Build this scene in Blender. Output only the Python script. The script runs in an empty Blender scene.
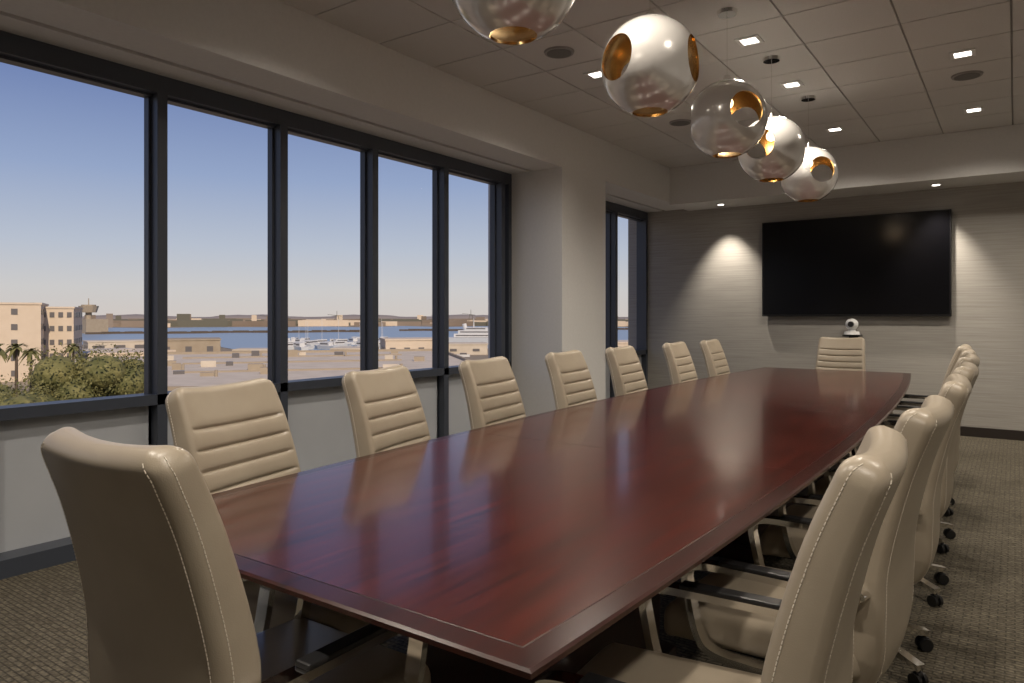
import bpy, bmesh, math, random
from mathutils import Vector, Matrix
random.seed(7)
sc = bpy.context.scene
try:
    sc.view_settings.view_transform = 'Standard'
    sc.view_settings.look = 'None'
except Exception: pass
COL = sc.collection

# ------------------------------------------------------------------ helpers
def mat(name, color=(.5,.5,.5), rough=.5, metal=0, **kw):
    m = bpy.data.materials.new(name); m.use_nodes = True
    b = m.node_tree.nodes['Principled BSDF']
    b.inputs['Base Color'].default_value = (*color, 1)
    b.inputs['Roughness'].default_value = rough
    b.inputs['Metallic'].default_value = metal
    for k, v in kw.items():
        k = k.replace('_', ' ')
        if k in b.inputs: b.inputs[k].default_value = v
    return m
def N(m, t, **kw):
    n = m.node_tree.nodes.new(t)
    for k, v in kw.items(): setattr(n, k, v)
    return n
def L(m, a, b): m.node_tree.links.new(a, b)
def bsdf(m): return m.node_tree.nodes['Principled BSDF']
def noise_mat(name, c1, c2, scale, stretch=(1,1,1), rough=.6, bump=0., bdist=.002, detail=4, metal=0, **kw):
    m = mat(name, c1, rough, metal, **kw)
    tc = N(m,'ShaderNodeTexCoord'); mp = N(m,'ShaderNodeMapping'); mp.inputs['Scale'].default_value = stretch
    nz = N(m,'ShaderNodeTexNoise'); nz.inputs['Scale'].default_value = scale; nz.inputs['Detail'].default_value = detail
    cr = N(m,'ShaderNodeValToRGB')
    cr.color_ramp.elements[0].position=.3; cr.color_ramp.elements[0].color=(*c1,1)
    cr.color_ramp.elements[1].position=.7; cr.color_ramp.elements[1].color=(*c2,1)
    L(m,tc.outputs['Object'],mp.inputs['Vector']); L(m,mp.outputs[0],nz.inputs['Vector'])
    L(m,nz.outputs['Fac'],cr.inputs[0]); L(m,cr.outputs[0],bsdf(m).inputs['Base Color'])
    if bump:
        bp = N(m,'ShaderNodeBump'); bp.inputs['Strength'].default_value=bump; bp.inputs['Distance'].default_value=bdist
        L(m,nz.outputs['Fac'],bp.inputs['Height']); L(m,bp.outputs[0],bsdf(m).inputs['Normal'])
    return m
def empty(name, loc=(0,0,0), rz=0, parent=None):
    o = bpy.data.objects.new(name, None); COL.objects.link(o)
    o.location = loc; o.rotation_euler = (0,0,rz); o.empty_display_size=.1
    if parent: o.parent = parent
    return o
def obj(name, mesh, mats=(), parent=None, loc=(0,0,0), rot=(0,0,0)):
    o = bpy.data.objects.new(name, mesh); COL.objects.link(o)
    for m in mats:
        if m.name not in [x.name for x in mesh.materials if x]: mesh.materials.append(m)
    o.location = loc; o.rotation_euler = rot
    if parent: o.parent = parent
    return o
def mesh_from(bm, name, smooth=False, mats=()):
    me = bpy.data.meshes.new(name); bmesh.ops.recalc_face_normals(bm, faces=bm.faces)
    bm.to_mesh(me); bm.free()
    for m in mats: me.materials.append(m)
    if smooth:
        for p in me.polygons: p.use_smooth = True
        try: me.set_sharp_from_angle(angle=math.radians(40))
        except Exception: pass
    return me
def abox(bm, a, b, mi=0, rz=0, bevel=0, seg=2):
    c = [(a[i]+b[i])/2 for i in range(3)]; s = [abs(b[i]-a[i]) for i in range(3)]
    M = Matrix.Translation(c) @ Matrix.Rotation(rz,4,'Z') @ Matrix.Diagonal((*s,1))
    tmp = bmesh.new(); bmesh.ops.create_cube(tmp, size=1, matrix=M)
    if bevel: bmesh.ops.bevel(tmp, geom=tmp.edges[:], offset=bevel, segments=seg, profile=.5, affect='EDGES')
    merge(bm, tmp, mi)
def merge(bm, tmp, mi=0, M=None):
    vm = {}
    for v in tmp.verts: vm[v] = bm.verts.new(M @ v.co if M else v.co)
    for f in tmp.faces:
        try:
            nf = bm.faces.new([vm[v] for v in f.verts]); nf.material_index = mi; nf.smooth = f.smooth
        except ValueError: pass
    tmp.free()
def acyl(bm, p0, p1, r0, r1=None, seg=20, mi=0):
    r1 = r0 if r1 is None else r1
    p0=Vector(p0); p1=Vector(p1); d=p1-p0
    tmp = bmesh.new()
    bmesh.ops.create_cone(tmp, cap_ends=True, segments=seg, radius1=r0, radius2=r1, depth=d.length)
    M = Matrix.Translation((p0+p1)/2) @ d.to_track_quat('Z','Y').to_matrix().to_4x4()
    merge(bm, tmp, mi, M)
def asph(bm, c, r, mi=0, sub=2, scale=(1,1,1)):
    tmp = bmesh.new(); bmesh.ops.create_icosphere(tmp, subdivisions=sub, radius=r)
    merge(bm, tmp, mi, Matrix.Translation(c) @ Matrix.Diagonal((*scale,1)))
def sweep(bm, pts, section, side=Vector((1,0,0)), mi=0):
    pts=[Vector(p) for p in pts]; rings=[]
    for i,p in enumerate(pts):
        t=(pts[min(i+1,len(pts)-1)]-pts[max(i-1,0)]).normalized()
        n=side.cross(t).normalized()
        rings.append([bm.verts.new(p+side*u+n*v) for u,v in section])
    k=len(section)
    for a,b in zip(rings,rings[1:]):
        for j in range(k):
            f=bm.faces.new((a[j],a[(j+1)%k],b[(j+1)%k],b[j])); f.material_index=mi
    bm.faces.new(rings[0]).material_index=mi; bm.faces.new(rings[-1]).material_index=mi
def smooth_path(ctrl, n=8):
    out=[]; c=[Vector(p) for p in ctrl]; c=[c[0]]+c+[c[-1]]
    for i in range(1,len(c)-2):
        p0,p1,p2,p3=c[i-1:i+3]
        for j in range(n):
            t=j/n
            out.append(.5*((2*p1)+(-p0+p2)*t+(2*p0-5*p1+4*p2-p3)*t*t+(-p0+3*p1-3*p2+p3)*t**3))
    out.append(c[-2]); return out
def simple_box(name, a, b, m, bevel=0):
    bm=bmesh.new(); abox(bm,a,b,bevel=bevel); return obj(name, mesh_from(bm,name), [m])

# ------------------------------------------------------------------ materials
M_wall = noise_mat('painted_wall',(.68,.675,.66),(.71,.705,.69),40,rough=.75,bump=.1,bdist=.0008)
M_ceil = noise_mat('ceiling_tile',(.62,.61,.595),(.69,.68,.665),260,rough=.9,bump=.3,bdist=.001)
M_grid = mat('ceiling_grid',(.34,.33,.32),.6)
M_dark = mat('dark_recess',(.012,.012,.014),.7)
M_frame = mat('window_frame_paint',(.055,.064,.084),.38)
M_panel = noise_mat('spandrel_panel',(.46,.485,.52),(.50,.525,.56),3,rough=.5)
M_base = mat('baseboard_dark',(.022,.016,.013),.5)
M_chrome = mat('polished_chrome',(.82,.81,.79),.10,1)
M_black = mat('black_plastic',(.015,.015,.016),.35)
M_gold = noise_mat('gold_leaf',(.50,.34,.15),(.72,.52,.26),14,rough=.22,bump=.35,bdist=.003,metal=1)
M_pearl = mat('pearl_white_lacquer',(.70,.685,.66),.22,.30,Coat_Weight=1.,Coat_Roughness=.02,Coat_IOR=1.8)
M_screen = mat('tv_screen',(.003,.003,.004),.16,Specular_IOR_Level=.3)
M_bezel = mat('tv_bezel',(.008,.008,.009),.3)
M_white = mat('white_plastic',(.75,.75,.74),.3)
M_thread = mat('stitch_thread',(.74,.68,.58),.8)

def emis(name,c,s):
    m=mat(name,(0,0,0),.5); b=bsdf(m); b.inputs['Emission Color'].default_value=(*c,1); b.inputs['Emission Strength'].default_value=s; return m
M_lens = emis('downlight_lens',(1,.93,.82),9)
M_bulb = emis('bulb_glow',(1,.76,.46),5)

M_leather = noise_mat('cream_leather',(.355,.30,.228),(.395,.34,.262),9,rough=.33,detail=6)
def leather_bump(m):
    tc=N(m,'ShaderNodeTexCoord'); v=N(m,'ShaderNodeTexVoronoi'); v.inputs['Scale'].default_value=420
    bp=N(m,'ShaderNodeBump'); bp.inputs['Strength'].default_value=.18; bp.inputs['Distance'].default_value=.0006
    L(m,tc.outputs['Object'],v.inputs['Vector']); L(m,v.outputs['Distance'],bp.inputs['Height']); L(m,bp.outputs[0],bsdf(m).inputs['Normal'])
leather_bump(M_leather)

M_paper = mat('horizontal_wallcovering',(.33,.30,.26),.7)
m=M_paper; tc=N(m,'ShaderNodeTexCoord'); mp=N(m,'ShaderNodeMapping'); mp.inputs['Scale'].default_value=(1.6,1,70)
nz=N(m,'ShaderNodeTexNoise'); nz.inputs['Scale'].default_value=1.; nz.inputs['Detail'].default_value=5; nz.inputs['Roughness'].default_value=.65
cr=N(m,'ShaderNodeValToRGB'); e=cr.color_ramp.elements
e[0].position=.28; e[0].color=(.285,.27,.243,1); e[1].position=.70; e[1].color=(.41,.39,.355,1)
bp=N(m,'ShaderNodeBump'); bp.inputs['Strength'].default_value=.4; bp.inputs['Distance'].default_value=.002
L(m,tc.outputs['Object'],mp.inputs[0]);L(m,mp.outputs[0],nz.inputs['Vector']);L(m,nz.outputs['Fac'],cr.inputs[0]);L(m,cr.outputs[0],bsdf(m).inputs['Base Color'])
L(m,nz.outputs['Fac'],bp.inputs['Height']);L(m,bp.outputs[0],bsdf(m).inputs['Normal'])

# woven loop carpet: staggered small blocks + yarn noise
M_carpet = mat('loop_carpet',(.2,.16,.11),.95)
m=M_carpet; tc=N(m,'ShaderNodeTexCoord')
v=N(m,'ShaderNodeTexVoronoi'); v.inputs['Scale'].default_value=75
br=N(m,'ShaderNodeTexBrick'); br.inputs['Scale'].default_value=1.; br.inputs['Brick Width'].default_value=.06; br.inputs['Row Height'].default_value=.022
br.inputs['Mortar Size'].default_value=.004; br.inputs['Mortar Smooth'].default_value=.6
br.inputs['Color1'].default_value=(.115,.098,.068,1); br.inputs['Color2'].default_value=(.165,.142,.102,1); br.inputs['Mortar'].default_value=(.055,.046,.032,1)
nb=N(m,'ShaderNodeTexNoise'); nb.inputs['Scale'].default_value=60; nb.inputs['Detail'].default_value=5
cr=N(m,'ShaderNodeValToRGB'); e=cr.color_ramp.elements
e[0].position=.35; e[0].color=(.50,.50,.50,1); e[1].position=.65; e[1].color=(1.15,1.15,1.12,1)
mxc=N(m,'ShaderNodeMixRGB',blend_type='MULTIPLY'); mxc.inputs[0].default_value=1
bp=N(m,'ShaderNodeBump'); bp.inputs['Strength'].default_value=.8; bp.inputs['Distance'].default_value=.006
L(m,tc.outputs['Object'],v.inputs['Vector']);L(m,tc.outputs['Object'],br.inputs['Vector']);L(m,tc.outputs['Object'],nb.inputs['Vector'])
L(m,nb.outputs['Fac'],cr.inputs[0]);L(m,br.outputs['Color'],mxc.inputs[1]);L(m,cr.outputs[0],mxc.inputs[2]);L(m,mxc.outputs[0],bsdf(m).inputs['Base Color'])
L(m,v.outputs['Distance'],bp.inputs['Height']);L(m,bp.outputs[0],bsdf(m).inputs['Normal'])

def wood(name,c1,c2,rough,stretch,coat=.35,dist=.5):
    m=mat(name,c1,rough,0,Coat_Weight=coat,Coat_Roughness=.10)
    tc=N(m,'ShaderNodeTexCoord'); mp=N(m,'ShaderNodeMapping'); mp.inputs['Scale'].default_value=stretch
    nz=N(m,'ShaderNodeTexNoise'); nz.inputs['Scale'].default_value=1; nz.inputs['Detail'].default_value=8; nz.inputs['Roughness'].default_value=.66; nz.inputs['Distortion'].default_value=dist
    cr=N(m,'ShaderNodeValToRGB'); e=cr.color_ramp.elements
    e[0].position=.30;e[0].color=(*c1,1);e[1].position=.70;e[1].color=(*c2,1)
    L(m,tc.outputs['Object'],mp.inputs[0]);L(m,mp.outputs[0],nz.inputs['Vector']);L(m,nz.outputs['Fac'],cr.inputs[0]);L(m,cr.outputs[0],bsdf(m).inputs['Base Color'])
    return m
M_wood = wood('mahogany_veneer',(.016,.0017,.0010),(.092,.0105,.0040),.25,(52,2.4,30),.4,.45)
M_woodedge = wood('mahogany_edge',(.015,.0022,.0014),(.048,.0072,.0036),.26,(30,2,30),.2)
M_woodbase = wood('mahogany_base',(.018,.005,.004),(.04,.010,.006),.35,(20,20,2))
M_inlay = mat('dark_inlay',(.012,.004,.003),.3)

M_glass = bpy.data.materials.new('window_glass'); M_glass.use_nodes=True
nt=M_glass.node_tree; nt.nodes.clear()
o_=nt.nodes.new('ShaderNodeOutputMaterial'); mx=nt.nodes.new('ShaderNodeMixShader'); tr=nt.nodes.new('ShaderNodeBsdfTransparent'); gl=nt.nodes.new('ShaderNodeBsdfGlossy')
lw=nt.nodes.new('ShaderNodeLayerWeight'); lw.inputs[0].default_value=.5; pw=nt.nodes.new('ShaderNodeMath'); pw.operation='POWER'; pw.inputs[1].default_value=6
mm=nt.nodes.new('ShaderNodeMath'); mm.operation='MULTIPLY_ADD'; mm.inputs[1].default_value=.6; mm.inputs[2].default_value=.0
tr.inputs[0].default_value=(.97,.98,.98,1); gl.inputs['Roughness'].default_value=.01
nt.links.new(lw.outputs['Facing'],pw.inputs[0]); nt.links.new(pw.outputs[0],mm.inputs[0])
nt.links.new(mm.outputs[0],mx.inputs[0]);nt.links.new(tr.outputs[0],mx.inputs[1]);nt.links.new(gl.outputs[0],mx.inputs[2]);nt.links.new(mx.outputs[0],o_.inputs[0])

# ------------------------------------------------------------------ room shell
XW=-4.1; XF=-3.48; YB=8.94; YF=-2.6; XR=2.7; ZC=3.09; ZB=2.67; ZS=2.64
simple_box('floor',(-4.35,YF-.2,-.2),(XR+.2,YB+.2,0),M_carpet)
bm=bmesh.new()
abox(bm,(-4.35,YF-.2,ZC+.012),(XR+.2,YB+.2,ZC+.25),1)
xs=[-3.42+.567*k for k in range(1,11)]; xs=[XF]+xs+[XR]
ys=[8.3-.546*k for k in range(0,20)]+[YF]; ys=sorted(ys)
for i in range(len(xs)-1):
    for j in range(len(ys)-1):
        g=.006
        if ys[j+1]-ys[j]<.03: continue
        abox(bm,(xs[i]+g,ys[j]+g,ZC),(xs[i+1]-g,ys[j+1]-g,ZC+.02),0)
obj('ceiling',mesh_from(bm,'ceiling'),[M_ceil,M_grid])
simple_box('wall_back',(-4.35,YB,0),(XR+.2,YB+.2,ZC+.02),M_paper)
simple_box('wall_right',(XR,YF,0),(XR+.2,YB,ZC+.02),M_wall)
simple_box('wall_front',(-4.35,YF-.2,0),(XR+.2,YF,ZC+.02),M_wall)
bm=bmesh.new()
abox(bm,(-3.80,YF,ZB),(XF,YB,ZC+.012))
abox(bm,(-4.35,YF,ZB),(-3.85,YB,ZC+.012))
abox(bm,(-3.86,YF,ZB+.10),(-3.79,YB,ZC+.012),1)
abox(bm,(-4.35,5.75,0),(XF,6.62,ZB))
abox(bm,(-4.35,YF,0),(XF,-1.20,ZB))
obj('wall_left',mesh_from(bm,'wall_left'),[M_wall,M_dark])
bm=bmesh.new(); abox(bm,(XF,8.30,ZS),(XR,YB,ZC)); obj('soffit',mesh_from(bm,'soffit'),[M_wall])
simple_box('baseboard_back',(XF-.6,YB-.015,0),(XR,YB,.10),M_base)
simple_box('baseboard_right',(XR-.015,YF,0),(XR,YB-.015,.10),M_base)
bm=bmesh.new(); abox(bm,(XF,5.75,0),(XF+.012,6.62,.10)); obj('baseboard_left',mesh_from(bm,'bb'),[M_base])

def window(name,y0,y1,mull):
    bm=bmesh.new()
    x0,x1=-4.20,-4.06
    abox(bm,(x0,y0,2.565),(x1,y1,ZB)); abox(bm,(x0+.02,y0,2.55),(x1-.05,y1,2.565))
    abox(bm,(x0,y0,.755),(x1,y1,.815))
    abox(bm,(x0,y0,0),(x1+.07,y1,.09))
    for y in mull:
        abox(bm,(x0,y-.030,.09),(x1,y+.030,2.565))
        abox(bm,(x0+.02,y-.046,.09),(x1-.07,y+.046,2.565))
    for y in (y0,y1):
        s=1 if y==y0 else -1
        abox(bm,(x0,y,.09),(x1,y+s*.05,2.565))
    w=obj(name,mesh_from(bm,name),[M_frame])
    ys=sorted([y0]+list(mull)+[y1])
    bm=bmesh.new(); bp_=bmesh.new()
    for a,b in zip(ys,ys[1:]):
        vs=[bm.verts.new((-4.15,yy,zz)) for yy,zz in ((a+.02,.79),(b-.02,.79),(b-.02,2.57),(a+.02,2.57))]
        bm.faces.new(vs)
        abox(bp_,(-4.17,a+.02,.07),(-4.13,b-.02,.78))
    obj('glass',mesh_from(bm,'glass'),[M_glass],parent=w)
    obj('lower_panels',mesh_from(bp_,'panels'),[M_panel],parent=w)
window('window_1',-1.20,5.75,[5.61-.847*k for k in range(8)])
window('window_2',6.62,YB,[8.02,7.2])

# ------------------------------------------------------------------ ceiling fixtures
def spot(name,loc,energy,size,blend=.6,col=(1,.89,.76),parent=None,d=(0,0,-1),r=.05):
    l=bpy.data.lights.new(name,'SPOT'); l.energy=energy; l.spot_size=math.radians(size); l.spot_blend=blend; l.color=col; l.shadow_soft_size=r
    o=bpy.data.objects.new(name,l); COL.objects.link(o); o.location=loc
    o.rotation_euler=Vector(d).to_track_quat('-Z','Y').to_euler()
    if parent: o.parent=parent
    return o
bm=bmesh.new()
for s in ((-.075,-.075,.075,-.05),(-.075,.05,.075,.075),(-.075,-.05,-.05,.05),(.05,-.05,.075,.05)):
    abox(bm,(s[0],s[1],-.010),(s[2],s[3],0.004))
me_trim=mesh_from(bm,'downlight_trim',mats=[M_white])
bm=bmesh.new(); abox(bm,(-.05,-.05,-.006),(.05,.05,0)); me_lens=mesh_from(bm,'downlight_lens',mats=[M_lens])
dl=[(-1.43,4.745),(-1.43,5.835),(-1.43,7.475),(-2.565,4.745),(-.296,5.835),(-.296,7.475),
    (-2.565,2.56),(-1.43,2.56),(-.296,2.56),(-2.565,.38),(-1.43,.38),(-.296,.38),(.84,2.56),(.84,5.835),(.84,7.475),(.84,.38)]
for x,y in dl:
    o=obj('recessed_downlight',me_trim,loc=(x,y,ZC))
    obj('lens',me_lens,parent=o)
    spot('lamp',(0,0,-.03),78,148,.95,parent=o)
bm=bmesh.new(); acyl(bm,(0,0,0),(0,0,-.012),.105,.10,32); acyl(bm,(0,0,-.012),(0,0,-.015),.085,.085,32,1)
me_sp=mesh_from(bm,'speaker',mats=[mat('speaker_rim',(.3,.29,.28),.5),mat('speaker_grille',(.16,.155,.15),.7)])
for x,y in ((-2.565,4.2),(-.296,6.38),(-2.565,6.38)): obj('ceiling_speaker',me_sp,loc=(x,y,ZC))
bm=bmesh.new(); acyl(bm,(0,0,0),(0,0,-.008),.055,.05,24); acyl(bm,(0,0,-.006),(0,0,-.010),.035,.035,24,1)
me_w=mesh_from(bm,'washer',mats=[M_white,M_lens])
for x in (-2.94,-.67,1.6):
    o=obj('wall_washer_light',me_w,loc=(x,8.60,ZS-.001))
    spot('lamp',(0,0,-.03),110,70,.85,parent=o,d=(0,.22,-1),r=.03)

# ------------------------------------------------------------------ pendants
R=.230
def make_shell():
    bm=bmesh.new(); bmesh.ops.create_uvsphere(bm,u_segments=96,v_segments=64,radius=R)
    base=obj('tmp_outer',mesh_from(bm,'outer'))
    cutters=[]
    bm=bmesh.new(); bmesh.ops.create_uvsphere(bm,u_segments=80,v_segments=48,radius=R-.010)
    cutters.append(obj('tmp_inner',mesh_from(bm,'inner')))
    for k in range(3):
        a=math.radians(120*k); d=Vector((math.cos(a),math.sin(a),.03))
        bm=bmesh.new(); acyl(bm,d*.09,d*.40,.103,.107,64); cutters.append(obj('tmp_c',mesh_from(bm,'c')))
    bm=bmesh.new(); acyl(bm,(0,0,-.10),(0,0,-.4),.082,.082,48); cutters.append(obj('tmp_c',mesh_from(bm,'c')))
    for c in cutters:
        md=base.modifiers.new('b','BOOLEAN'); md.operation='DIFFERENCE'; md.object=c; md.solver='EXACT'
    dg=bpy.context.evaluated_depsgraph_get(); dg.update()
    me=bpy.data.meshes.new_from_object(base.evaluated_get(dg)); me.name='pendant_shell'
    for o in cutters+[base]: bpy.data.objects.remove(o,do_unlink=True)
    me.materials.clear(); me.materials.append(M_pearl); me.materials.append(M_gold)
    for p in me.polygons:
        p.use_smooth=True
        p.material_index = 0 if Vector(p.center).length>R-.0035 and Vector(p.center).normalized().dot(p.normal)>.8 else 1
    try: me.set_sharp_from_angle(angle=math.radians(35))
    except Exception: pass
    return me
me_shell=make_shell()
bm=bmesh.new()
acyl(bm,(0,0,R-.004),(0,0,R+.03),.028,.018,24); acyl(bm,(0,0,R+.03),(0,0,ZC-2.445),.0022,.0022,8)
acyl(bm,(0,0,ZC-2.445),(0,0,ZC-2.445-.022),.06,.055,32)
acyl(bm,(0,0,R-.01),(0,0,R-.10),.02,.02,20)
me_stem=mesh_from(bm,'stem',True,[M_chrome])
bm=bmesh.new(); asph(bm,(0,0,R-.135),.036,0,3); me_bulb=mesh_from(bm,'bulb',True,[M_bulb])
for y,a in ((2.0,-100),(3.12,-113),(4.22,-40),(5.17,-97),(6.27,-47)):
    p=empty('sphere_pendant_light',(-1.405,y,2.445))
    obj('shell',me_shell,parent=p,rot=(0,0,math.radians(a)))
    obj('cord_and_canopy',me_stem,parent=p); obj('bulb',me_bulb,parent=p)
    l=bpy.data.lights.new('bulb_lamp','POINT'); l.energy=.55; l.color=(1,.82,.58); l.shadow_soft_size=.03
    lo=bpy.data.objects.new('bulb_lamp',l); COL.objects.link(lo); lo.parent=p; lo.location=(0,0,.0)

# ------------------------------------------------------------------ table
Y0,Y1=.87,7.42
def cx(y): return -1.235+(y-Y0)/(Y1-Y0)*(-.195)
def hw(y):
    u=2*(y-Y0)/(Y1-Y0)-1; return .655+.13*(1-u*u)
tbl=empty('conference_table',(0,0,0))
def outline(inset,n=48):
    a=Y0+inset;b=Y1-inset;pts=[]
    ysl=[a+(b-a)*i/n for i in range(n+1)]
    for y in ysl: pts.append((cx(y)+hw(y)-inset,y))
    for y in reversed(ysl): pts.append((cx(y)-hw(y)+inset,y))
    return pts
def slab(bm,levels,mi_list,cap_top,cap_bot):
    rings=[[bm.verts.new((x,y,z)) for x,y in outline(ins)] for ins,z in levels]
    k=len(rings[0])
    for r,(a,b) in enumerate(zip(rings,rings[1:])):
        for j in range(k):
            f=bm.faces.new((a[j],a[(j+1)%k],b[(j+1)%k],b[j])); f.material_index=mi_list[r]
    for ring,mi in ((rings[0],cap_top),(rings[-1],cap_bot)):
        h=k//2
        for j in range(h-1):
            f=bm.faces.new((ring[j],ring[j+1],ring[k-2-j],ring[k-1-j])); f.material_index=mi
bm=bmesh.new()
slab(bm,[(.056,.750),(.053,.7496),(.006,.7488),(0,.745),(0,.736),(.045,.710),(.10,.704)],[2,1,1,1,1,1],0,1)
for k in range(1,4):
    y=Y0+(Y1-Y0)*k/4
    abox(bm,(cx(y)-hw(y)+.08,y-.0012,.7496),(cx(y)+hw(y)-.08,y+.0012,.7502),2)
obj('table_top',mesh_from(bm,'table_top'),[M_wood,M_woodedge,M_inlay],parent=tbl)
bm=bmesh.new()
for y in (2.0,4.15,6.3):
    abox(bm,(cx(y)-.27,y-.45,0.0),(cx(y)+.27,y+.45,.08),bevel=.005); abox(bm,(cx(y)-.23,y-.40,.08),(cx(y)+.23,y+.40,.705),bevel=.01)
abox(bm,(cx(4.1)-.03,2.0,.35),(cx(4.1)+.03,6.3,.70))
obj('pedestal_bases',mesh_from(bm,'ped'),[M_woodbase],parent=tbl)

# ------------------------------------------------------------------ chair
def interp(tab,x):
    for (a,va),(b,vb) in zip(tab,tab[1:]):
        if x<=b:
            t=(x-a)/(b-a); return va+(vb-va)*t
    return tab[-1][1]
prof=smooth_path([(0,-.150,.335),(0,-.212,.385),(0,-.238,.46),(0,-.240,.56),(0,-.243,.66),(0,-.264,.77),(0,-.300,.90),(0,-.338,1.0),(0,-.357,1.048)],24)
cum=[0]
for a,b in zip(prof,prof[1:]): cum.append(cum[-1]+(b-a).length)
LT=cum[-1]; NR=180
def P(s):
    for i in range(len(cum)-1):
        if s<=cum[i+1] or i==len(cum)-2:
            t=(s-cum[i])/(cum[i+1]-cum[i]); return prof[i].lerp(prof[i+1],max(0,min(1,t)))
widths=[(0,.200),(.15,.230),(.35,.237),(.6,.223),(.83,.209)]
thick=[(0,.026),(.12,.036),(.3,.042),(.5,.038),(.83,.030)]
grooves=[.916,.856,.796,.736,.676]
bm=bmesh.new(); rings=[]; nx=18
for i in range(NR+1):
    s=LT*i/NR
    p=P(s); q=P(min(LT,s+.01)) ; q0=P(max(0,s-.01)); t=(q-q0).normalized(); n=Vector((0,t.z,-t.y))
    w=interp(widths,s); th=interp(thick,s)
    d=LT-s; rc=.048
    if d<rc: w=w-rc+math.sqrt(max(0,rc*rc-(rc-d)**2))
    if d<.03: th=th*math.sqrt(max(.02,1-((.03-d)/.03)**2))
    if s<.03: th=th*math.sqrt(max(.04,1-((.03-s)/.03)**2)); w-=.02*(1-s/.03)
    g=0
    for gz in grooves: g+=.008*math.exp(-((p.z-gz)/.0036)**2)+.003*math.exp(-((p.z-gz)/.013)**2)
    W0=interp(widths,s); ring=[]
    r=min(th*.9,.024)
    sec=[]
    for k in range(nx+1):
        x=-(w-r)+2*(w-r)*k/nx; sec.append((x,th,1))
    for k in range(1,6):
        a=math.pi/2*(1-k/6); sec.append((w-r+r*math.cos(a),th-r+r*math.sin(a),.4))
    for k in range(0,6):
        a=-math.pi/2*(k/6); sec.append((w-r+r*math.cos(a),-(th-r)+r*math.sin(a),0))
    for k in range(nx+1):
        x=(w-r)-2*(w-r)*k/nx; sec.append((x,-th,0))
    for k in range(1,6):
        a=-math.pi/2-math.pi/2*(k/6); sec.append((-(w-r)+r*math.cos(a),-(th-r)+r*math.sin(a),0))
    for k in range(0,6):
        a=math.pi-math.pi/2*(k/6); sec.append((-(w-r)+r*math.cos(a),th-r+r*math.sin(a),.4))
    for x,y,gf in sec:
        edge=min(1,max(0,(abs(x)-(W0-.032))/.012)); gg=g*gf*(1-.9*edge)
        wrap=.016*(x/W0)**2 + (.010*(x/W0)**2 if y>0 else 0)
        dip=-.004*(1-(x/W0)**2)*max(0,1-d/.06)
        ring.append(bm.verts.new(p+Vector((x,0,0))+n*(y-gg+wrap)+t*dip))
    rings.append(ring)
k=len(rings[0])
for a,b in zip(rings,rings[1:]):
    for j in range(k): bm.faces.new((a[j],a[(j+1)%k],b[(j+1)%k],b[j]))
bm.faces.new(rings[0]); bm.faces.new(rings[-1])
bm.verts.index_update()
def dash(bm2,a,b,nrm):
    if (b-a).length<1e-5: return
    acyl(bm2,a+nrm*.0003,b+nrm*.0003,.0011,.0011,5)
bs=bmesh.new()
iR=(nx+1)+5+6; iL=(nx+1)+5+6+nx
sR=(nx+1)+5; sL=(nx+1)+5+6+(nx+1)+5
for i in range(4,NR-3,2):
    for j in (iR,iL,sR,sL):
        a=rings[i][j].co; b=rings[i+1][j].co.lerp(rings[i+2][j].co,.35)
        nn=Vector((0,-1,0)) if j in (iR,iL) else Vector((1 if j==sR else -1,-.3,0)).normalized()
        dash(bs,a,b,nn)
me_stitch=mesh_from(bs,'stitch',mats=[M_thread])
me_back=mesh_from(bm,'chair_back',True,[M_leather])
bm=bmesh.new(); tmp=bmesh.new()
bmesh.ops.create_cube(tmp,size=1,matrix=Matrix.Translation((0,.035,.44))@Matrix.Diagonal((.47,.52,.095,1)))
bmesh.ops.bevel(tmp,geom=tmp.edges[:],offset=.038,segments=5,profile=.55,affect='EDGES')
for v in tmp.verts:
    if v.co.z>.45: v.co.z+=.014*(1-(v.co.x/.26)**2)*1
    if v.co.y>.15: v.co.z-=.5*(v.co.y-.15)**2*3
merge(bm,tmp)
me_seat=mesh_from(bm,'seat',True,[M_leather])
bm=bmesh.new(); abox(bm,(-.19,-.15,.365),(.19,.22,.40),bevel=.012); abox(bm,(-.10,-.10,.33),(.10,.10,.37),bevel=.01)
me_pan=mesh_from(bm,'pan',mats=[M_black])
bm=bmesh.new(); bpd=bmesh.new()
AZ=.615
for s in (-1,1):
    x=s*.262
    path=smooth_path([(x,-.10,.385),(x,.03,.382),(x,.13,.39),(x,.170,.43),(x,.195,.53),(x,.200,AZ-.030),(x,.165,AZ-.004),(x,.05,AZ),(x,-.10,AZ),(x,-.225,AZ)],6)
    sweep(bm,path,[(-.020,-.009),(.020,-.009),(.020,.009),(-.020,.009)])
    abox(bm,(min(x,s*.18),-.11,.372),(max(x,s*.18),-.05,.390))
    acyl(bm,(x,-.222,AZ),(s*.212,-.235,AZ),.011,.011,12)
    abox(bpd,(x-.021,-.12,AZ+.006),(x+.021,.11,AZ+.020),bevel=.005)
me_arms=mesh_from(bm,'arms',True,[M_chrome]); me_pads=mesh_from(bpd,'pads',mats=[M_black])
bm=bmesh.new(); bc=bmesh.new()
acyl(bm,(0,0,.10),(0,0,.22),.028,.026); acyl(bm,(0,0,.22),(0,0,.335),.016,.016); acyl(bm,(0,0,.075),(0,0,.125),.05,.04,24)
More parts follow.
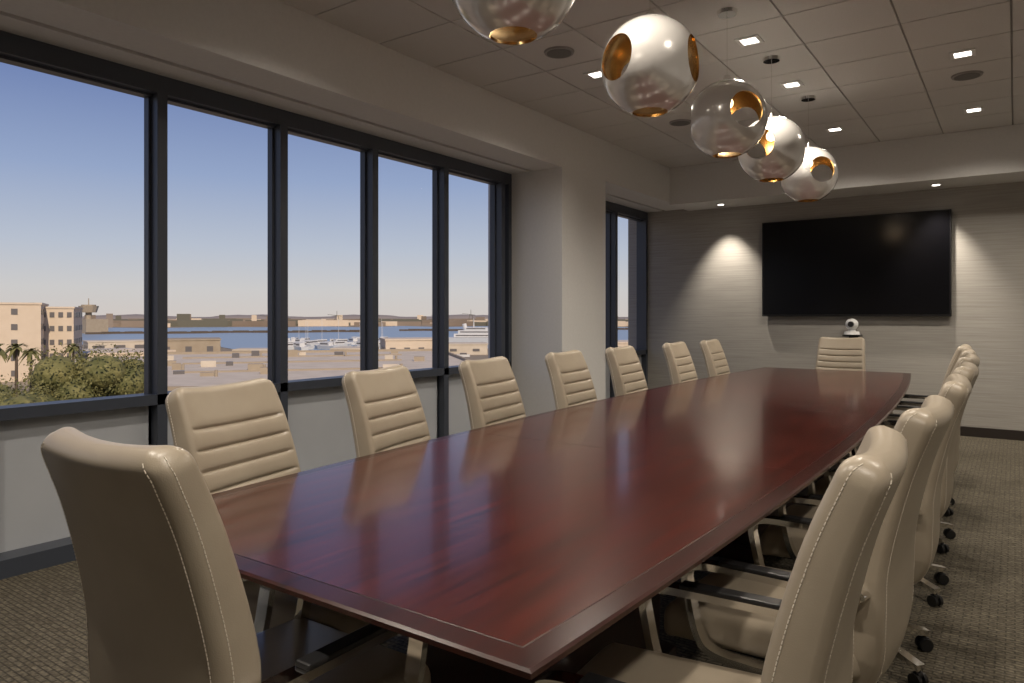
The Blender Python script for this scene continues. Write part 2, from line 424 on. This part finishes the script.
for kk in range(5):
    a=math.radians(72*kk+18); d=Vector((math.cos(a),math.sin(a),0)); sd=Vector((-d.y,d.x,0))
    sweep(bm,[d*.03+Vector((0,0,.108)),d*.12+Vector((0,0,.098)),d*.21+Vector((0,0,.082)),d*.285+Vector((0,0,.068))],[(-.018,-.012),(.018,-.012),(.014,.012),(-.014,.012)],side=sd)
    c=d*.275
    acyl(bc,(c.x,c.y,.035),(c.x,c.y,.068),.009,.009,10)
    for o2 in (-.014,.014):
        q=c+sd*o2; acyl(bc,q+Vector((0,0,.024))-sd*.007,q+Vector((0,0,.024))+sd*.007,.024,.024,20)
    abox(bc,(c.x-.014,c.y-.014,.034),(c.x+.014,c.y+.014,.052),rz=a,bevel=.005)
me_basec=mesh_from(bm,'base',True,[M_chrome]); me_cast=mesh_from(bc,'casters',True,[M_black])
def chair(x,y,deg):
    c=empty('conference_chair',(x,y,0),math.radians(deg))
    for nm,me in (('backrest',me_back),('stitching',me_stitch),('seat',me_seat),('seat_pan',me_pan),('armrests',me_arms),('arm_pads',me_pads),('star_base',me_basec),('casters',me_cast)):
        obj(nm,me,parent=c)
chair(-1.332,.960,1)
for y,dl_ in ((1.43,-14),(2.17,-13),(2.95,-8),(3.80,-6),(4.60,-5),(5.60,-4),(6.40,-4)):
    chair(cx(y)-hw(y)+.165,y,-90-dl_)
for y,dl_ in ((1.37,3),(2.09,-2),(2.95,2),(3.78,0),(4.62,-2),(5.45,2),(6.3,0)):
    chair(cx(y)+hw(y)+.03,y,90+dl_)
chair(cx(7.5)-.015,7.58,180)

# ------------------------------------------------------------------ television & camera
tv=empty('wall_mounted_television',(-1.535,YB,1.835))
bm=bmesh.new(); abox(bm,(-.985,-.085,-.57),(.985,-.03,.57),bevel=.006); me=mesh_from(bm,'body'); obj('body',me,[M_bezel],parent=tv)
bm=bmesh.new(); abox(bm,(-.97,-.0865,-.545),(.97,-.085,.557)); obj('screen',mesh_from(bm,'screen'),[M_screen],parent=tv)
bm=bmesh.new(); abox(bm,(-.3,-.03,-.25),(.3,0,.25)); obj('bracket',mesh_from(bm,'bracket'),[M_black],parent=tv)
vc=empty('video_conference_camera',(-1.51,YB-.12,1.06))
bm=bmesh.new(); acyl(bm,(0,0,0),(0,0,.035),.085,.075,28); acyl(bm,(0,0,.035),(0,0,.055),.04,.04,24); asph(bm,(0,0,.115),.068,0,3)
obj('body',mesh_from(bm,'vc',True),[M_white],parent=vc)
bm=bmesh.new(); acyl(bm,(.0,-.055,.118),(.0,-.085,.118),.034,.030,24); abox(bm,(-.09,-.055,-.02),(.09,.12,0.0),bevel=.004); abox(bm,(-.05,.10,-.12),(.05,.12,-.02))
obj('lens_and_shelf',mesh_from(bm,'lens'),[M_black],parent=vc)

# ------------------------------------------------------------------ exterior
GZ=-12.
def pol(az,r,z=0):
    a=math.radians(az); return Vector((-math.sin(a)*r,math.cos(a)*r,z))
M_ground=noise_mat('city_ground',(.21,.17,.12),(.35,.295,.22),.03,rough=.9,detail=8)
M_water=mat('harbour_water',(.26,.35,.45),.35)
M_roof=noise_mat('gravel_roof',(.52,.455,.37),(.62,.55,.46),.35,rough=.9)
M_bld1=noise_mat('stucco_beige',(.60,.50,.39),(.64,.54,.43),.5,rough=.85)
M_bld2=noise_mat('stucco_tan',(.33,.27,.20),(.37,.31,.235),.5,rough=.85)
M_bwin=mat('building_window',(.14,.13,.13),.3)
M_boat=mat('boat_white',(.62,.62,.62),.4)
M_leaf=noise_mat('foliage',(.075,.085,.025),(.24,.22,.085),1.2,rough=.8,detail=6)
M_trunk=mat('bark',(.10,.075,.055),.9)
M_far=noise_mat('far_shore',(.17,.13,.10),(.27,.22,.18),.01,rough=.95)  # distance haze is put into the base colour as paler tones
bm=bmesh.new(); abox(bm,(-9000,-3000,GZ-1),(3000,9000,GZ)); obj('ground',mesh_from(bm,'ground'),[M_ground])
bm=bmesh.new(); pts=[]
azs=[14+3*i for i in range(20)]
for a in azs: pts.append(pol(a,275+20*math.sin(a*1.7)+(110 if a>58 else 0),GZ+.1))
for a in reversed(azs): pts.append(pol(a,900+60*math.sin(a*.9),GZ+.1))
vs=[bm.verts.new(p) for p in pts]; k=len(vs)
for j in range(k//2-1): bm.faces.new((vs[j],vs[j+1],vs[k-2-j],vs[k-1-j]))
obj('harbour_water',mesh_from(bm,'water'),[M_water])
bm=bmesh.new()
for a0,a1,r in ((30,44,640),(47,66,600),(18,32,700)):
    for i in range(40):
        a=a0+(a1-a0)*i/40; c=pol(a,r+8*math.sin(i*.4)); abox(bm,(c.x-6,c.y-4,GZ),(c.x+6,c.y+4,GZ+1.3+.5*math.sin(i*2.1)),rz=math.radians(a))
obj('breakwater',mesh_from(bm,'breakwater'),[M_trunk])
def bldg(bm,az,r,w,d,ztop,rows=3,cols=8,rzoff=0,wm=2,z0=GZ,ws=.55,hs=.38,mi=0):
    c=pol(az,r+d/2); rz=math.radians(az+rzoff)
    M=Matrix.Translation((c.x,c.y,0))@Matrix.Rotation(rz,4,'Z')
    t=bmesh.new(); abox(t,(-w/2,-d/2,z0),(w/2,d/2,ztop)); merge(bm,t,mi,M)
    t=bmesh.new(); abox(t,(-w/2-.2,-d/2-.2,ztop),(w/2+.2,d/2+.2,ztop+.4)); merge(bm,t,mi,M)
    H=ztop-z0
    for i in range(rows):
        zz=z0+H*(i+.35)/rows; hh=H/rows*hs
        for j in range(cols):
            xx=-w/2+w*(j+.5)/cols; ww=w/cols*ws
            t=bmesh.new(); abox(t,(xx-ww/2,-d/2-.12,zz),(xx+ww/2,-d/2+.05,zz+hh)); merge(bm,t,wm,M)
            if j<5:
                yy=-d/2+d*(j+.5)/5; dd=d/5*.6
                for sx in (-w/2,w/2):
                    t=bmesh.new(); abox(t,(sx-.12,yy-dd/2,zz),(sx+.12,yy+dd/2,zz+hh)); merge(bm,t,wm,M)
def bobj(name,fn,m1=M_bld1):
    bm=bmesh.new(); fn(bm); return obj(name,mesh_from(bm,name),[m1,M_bld2,M_bwin])
def f(bm):
    bldg(bm,71.2,176,18,22,3.6,5,2,rzoff=-6,ws=.12)
    bldg(bm,67.7,184,8,20,2.9,5,5,rzoff=-6)
bobj('office_building',f)
bm=bmesh.new()
bldg(bm,59.6,225,17,16,-5.8,1,3,ws=.3,mi=1)
bldg(bm,43.3,190,15,14,-5.2,1,4,8,ws=.4)
bldg(bm,63.6,290,26,16,-8,1,4,8,mi=3)
bldg(bm,26.5,190,20,16,-6.0,2,6,8)
rnd=random.Random(21)
for i in range(22):
    a=rnd.uniform(22,66); r=rnd.uniform(165,245)
    bldg(bm,a,r,rnd.uniform(8,24),rnd.uniform(10,18),GZ+rnd.uniform(2.2,3.6),1,rnd.randint(2,4),rnd.uniform(-12,12),ws=.3,hs=.25,mi=rnd.choice((0,3,1,3)))
for i in range(50):
    a=rnd.uniform(30,66); r=rnd.uniform(155,260); c=pol(a,r)
    abox(bm,(c.x-2.1,c.y-.9,GZ+.2),(c.x+2.1,c.y+.9,GZ+1.0),rnd.choice((1,3,4,4)),rz=math.radians(a+rnd.choice((0,90))))
    abox(bm,(c.x-1.1,c.y-.8,GZ+1.0),(c.x+1.1,c.y+.8,GZ+1.5),2,rz=math.radians(a))
obj('waterfront_district',mesh_from(bm,'district'),[M_bld1,M_bld2,M_bwin,M_roof,M_boat])
def f(bm):
    q=[pol(62.9,78),pol(62.2,150),pol(41,150),pol(33,70)]
    vs=[bm.verts.new((p.x,p.y,-6.0)) for p in q]; vb=[bm.verts.new((p.x,p.y,GZ)) for p in q]
    bm.faces.new(vs)
    for j in range(4): bm.faces.new((vs[j],vs[(j+1)%4],vb[(j+1)%4],vb[j])).material_index=1
    for j in range(4):
        a,b=q[j],q[(j+1)%4]; d=(b-a); sweep(bm,[a+Vector((0,0,-5.8)),b+Vector((0,0,-5.8))],[(-.2,-.25),(.2,-.25),(.2,.25),(-.2,.25)],side=d.normalized().cross(Vector((0,0,1))),mi=1)
    rnd=random.Random(3)
    for i in range(22):
        a=rnd.uniform(40,61); r=rnd.uniform(92,142); c=pol(a,r); s=rnd.uniform(.4,1.1); h=rnd.uniform(.4,1.1)
        abox(bm,(c.x-s,c.y-s*.7,-6.0),(c.x+s,c.y+s*.7,-6.0+h),rnd.choice((0,1,1,2)),rz=math.radians(a))
        if i%3==0: acyl(bm,(c.x+s+1,c.y,-6),(c.x+s+1,c.y,-5.2),.2,.2,8,1)
    for r in (100,118,134):
        a,b=pol(60,r,-5.9),pol(44,r,-5.9); sweep(bm,[a,b],[(-.12,-.12),(.12,-.12),(.12,.12),(-.12,.12)],side=Vector((0,0,1)),mi=1)
bm=bmesh.new(); f(bm); obj('flat_roof_building',mesh_from(bm,'roof'),[M_roof,M_bld2,M_bwin])
bm=bmesh.new(); rnd=random.Random(5)
for i in range(460):
    a=rnd.uniform(16,76); r=rnd.uniform(930,1700); c=pol(a,r); w=rnd.uniform(8,40); h=rnd.uniform(2.5,8.5) if rnd.random()<.95 else rnd.uniform(10,17)
    if h>10: w=rnd.uniform(3,8)
    abox(bm,(c.x-w,c.y-8,GZ),(c.x+w,c.y+8,GZ+h),rnd.choice((0,0,1,2)),rz=math.radians(a))
for a,r,h in ((54,1050,18),(49,980,20),(41,1020,19),(38.5,990,22),(33,1000,20)):
    c=pol(a,r,GZ); sd=pol(a+90,1); 
    for o2 in (-4,4): acyl(bm,c+sd*o2,c+sd*o2*.4+Vector((0,0,h*.7)),.35,.35,5,2)
    acyl(bm,c+Vector((0,0,h*.6)),c+Vector((0,0,h)),.4,.3,5,2); acyl(bm,c-sd*6+Vector((0,0,h*.66)),c+sd*12+Vector((0,0,h*.76)),.35,.3,5,2)
obj('distant_shoreline',mesh_from(bm,'far'),[M_far,M_bld1,mat('far_trees',(.13,.125,.10),.9)])  # far tree tone also carries the haze in its colour
bm=bmesh.new()
for i in range(40):
    a=12+i*1.7; c=pol(a,3400); asph(bm,(c.x,c.y,GZ-4),150,0,2,(1,1,.12+.05*math.sin(i*1.3)))
obj('distant_hills',mesh_from(bm,'hills',True),[mat('hill_haze',(.25,.22,.21),.95)])
bm=bmesh.new(); c=pol(65.9,640)
acyl(bm,(c.x,c.y,GZ),(c.x,c.y,4),2.2,2.2,12); acyl(bm,(c.x,c.y,4),(c.x,c.y,9),5.5,7,12); acyl(bm,(c.x,c.y,9),(c.x,c.y,10),5,5,12); acyl(bm,(c.x,c.y,10),(c.x,c.y,15),.4,.3,6); abox(bm,(c.x-14,c.y-8,GZ),(c.x+14,c.y+8,-1))
obj('control_tower',mesh_from(bm,'tower'),[M_bld2])
bm=bmesh.new(); rnd=random.Random(11)
def boat(a,r,l,rz,hgt=1.3,bw=1.3):
    c=pol(a,r); M=Matrix.Translation((c.x,c.y,GZ+.1))@Matrix.Rotation(rz,4,'Z')
    t=bmesh.new(); vs=[t.verts.new(q) for q in ((-l,-bw,0),(l*.5,-bw,0),(l,0,0),(l*.5,bw,0),(-l,bw,0))]; ve=[t.verts.new((q.co.x*1.06,q.co.y*1.25,hgt)) for q in vs]
    t.faces.new(vs); t.faces.new(ve)
    for j in range(5): t.faces.new((vs[j],vs[(j+1)%5],ve[(j+1)%5],ve[j]))
    merge(bm,t,0,M); return M
for i in range(40):
    a=rnd.uniform(45,53); r=rnd.uniform(290,370); l=rnd.uniform(4,8); M=boat(a,r,l,math.radians(rnd.uniform(0,180)))
    t=bmesh.new(); abox(t,(-l*.5,-1,1.3),(l*.3,1,2.7)); merge(bm,t,0,M)
    t=bmesh.new(); abox(t,(-l*.4,-1.05,1.8),(l*.31,1.05,2.3)); merge(bm,t,1,M)
    if rnd.random()<.4:
        t=bmesh.new(); acyl(t,(0,0,1.7),(0,0,rnd.uniform(9,12)),.10,.06,5); merge(bm,t,0,M)
obj('marina_boats',mesh_from(bm,'boats'),[M_boat,M_bwin])
bm=bmesh.new(); M=boat(37.6,340,17,math.radians(30),3.0,4)
for z0,z1,l0,l1 in ((3.1,4.8,-13,10),(4.8,6.4,-11,6),(6.4,7.8,-8,3)):
    t=bmesh.new(); abox(t,(l0,-3.6,z0),(l1,3.6,z1)); merge(bm,t,0,M)
    t=bmesh.new(); abox(t,(l0+1,-3.7,z0+.6),(l1-1,3.7,z0+1.1)); merge(bm,t,1,M)
t=bmesh.new(); acyl(t,(-4,0,7.8),(-4,0,12),.3,.12,8); acyl(t,(-8,0,6.4),(-8.6,0,9.5),1.2,1.0,10); merge(bm,t,0,M)
obj('passenger_ship',mesh_from(bm,'ship'),[M_boat,M_bwin])
def tree(name,az,r,h,w,seed,n=2600):
    rnd=random.Random(seed); c=pol(az,r); bm=bmesh.new()
    acyl(bm,(0,0,0),(0,0,h*.5),.35,.2,8,1)
    blobs=[]
    for i in range(13):
        a=rnd.uniform(0,6.28); rr=rnd.uniform(0,.62)*w/2; z=h*rnd.uniform(.42,.82); s=w*rnd.uniform(.15,.25)
        blobs.append((Vector((math.cos(a)*rr,math.sin(a)*rr,z)),s))
        acyl(bm,(0,0,h*.35),blobs[-1][0],.12,.04,5,1)
        asph(bm,blobs[-1][0],s*.78,0,2,(1,1,.85))
    for i in range(n):
        b,s=rnd.choice(blobs); d=Vector((rnd.gauss(0,1),rnd.gauss(0,1),rnd.gauss(0,1))).normalized()
        p=b+d*s*rnd.uniform(.75,1.15); u=Vector((rnd.gauss(0,1),rnd.gauss(0,1),rnd.gauss(0,1))).normalized(); v=u.cross(d).normalized()
        q=rnd.uniform(.06,.14)
        bm.faces.new([bm.verts.new(p+u*q),bm.verts.new(p+v*q*.6),bm.verts.new(p-u*q),bm.verts.new(p-v*q*.6)])
    obj(name,mesh_from(bm,name),[M_leaf,M_trunk],loc=(c.x,c.y,GZ))
tree('tree',65.8,56,12.0,9,1,9000); tree('tree',69.0,54,9.9,9,2,7000); tree('tree',71.8,62,9.0,9,3,5000); tree('tree',64.0,62,10.2,6,4,5000)
tree('tree',74,58,10,9,5); tree('tree',67.0,90,9.0,9,6,4000)
def palm(az,r,h,seed):
    rnd=random.Random(seed); c=pol(az,r); bm=bmesh.new(); acyl(bm,(0,0,0),(0,0,h),.28,.18,8,1)
    for i in range(26):
        a=rnd.uniform(0,6.28); el=rnd.uniform(-.6,1.1); d=Vector((math.cos(a),math.sin(a),0)); pp=[]
        for t in range(6):
            s=t/5*2.0; pp.append(Vector((0,0,h))+d*s*math.cos(el*.6)+Vector((0,0,s*math.sin(el)-.32*s*s)))
        sd=Vector((-d.y,d.x,0))
        for a_,b_,w0,w1 in zip(pp,pp[1:],(.08,.3,.34,.28,.16),(.3,.34,.28,.16,.02)):
            bm.faces.new([bm.verts.new(a_-sd*w0),bm.verts.new(a_+sd*w0),bm.verts.new(b_+sd*w1),bm.verts.new(b_-sd*w1)])
    obj('palm_tree',mesh_from(bm,'palm'),[M_leaf,M_trunk],loc=(c.x,c.y,GZ))
for i,(a,r,h) in enumerate(((70.0,130,8.6),(69.2,140,7.6),(71.0,135,8.4),(66.8,150,7.8))): palm(a,r,h,i)

# ------------------------------------------------------------------ sky & sun
w=bpy.data.worlds.new('evening_sky'); sc.world=w; w.use_nodes=True; nt=w.node_tree
bg=nt.nodes['Background']; tc=nt.nodes.new('ShaderNodeTexCoord'); sp=nt.nodes.new('ShaderNodeSeparateXYZ'); cr=nt.nodes.new('ShaderNodeValToRGB')
nt.links.new(tc.outputs['Generated'],sp.inputs[0]); nt.links.new(sp.outputs['Z'],cr.inputs[0])
e=cr.color_ramp.elements; e[0].position=0; e[0].color=(.55,.50,.47,1); e[1].position=.75; e[1].color=(.10,.14,.30,1)
for p,c in ((.035,(.53,.515,.51)),(.09,(.42,.46,.54)),(.18,(.26,.33,.50)),(.30,(.125,.18,.37))):
    x=e.new(p); x.color=(*c,1)
nt.links.new(cr.outputs[0],bg.inputs[0]); bg.inputs[1].default_value=1.17
s=bpy.data.lights.new('evening_sun','SUN'); s.energy=3.6; s.color=(1,.82,.62); s.angle=.01
so=bpy.data.objects.new('evening_sun',s); COL.objects.link(so); so.rotation_euler=Vector((-.72,.42,-.55)).to_track_quat('-Z','Y').to_euler(); so.location=(20,-20,30)

# ------------------------------------------------------------------ camera
cd=bpy.data.cameras.new('camera'); cam=bpy.data.objects.new('camera',cd); COL.objects.link(cam)
cam.location=(0,0,1.27); cam.rotation_euler=(math.radians(90),0,math.radians(35.2))
cd.sensor_width=36; cd.lens=713/1024*36; cd.shift_y=-25.5/1024; cd.clip_end=20000; cd.clip_start=.05
sc.camera=cam
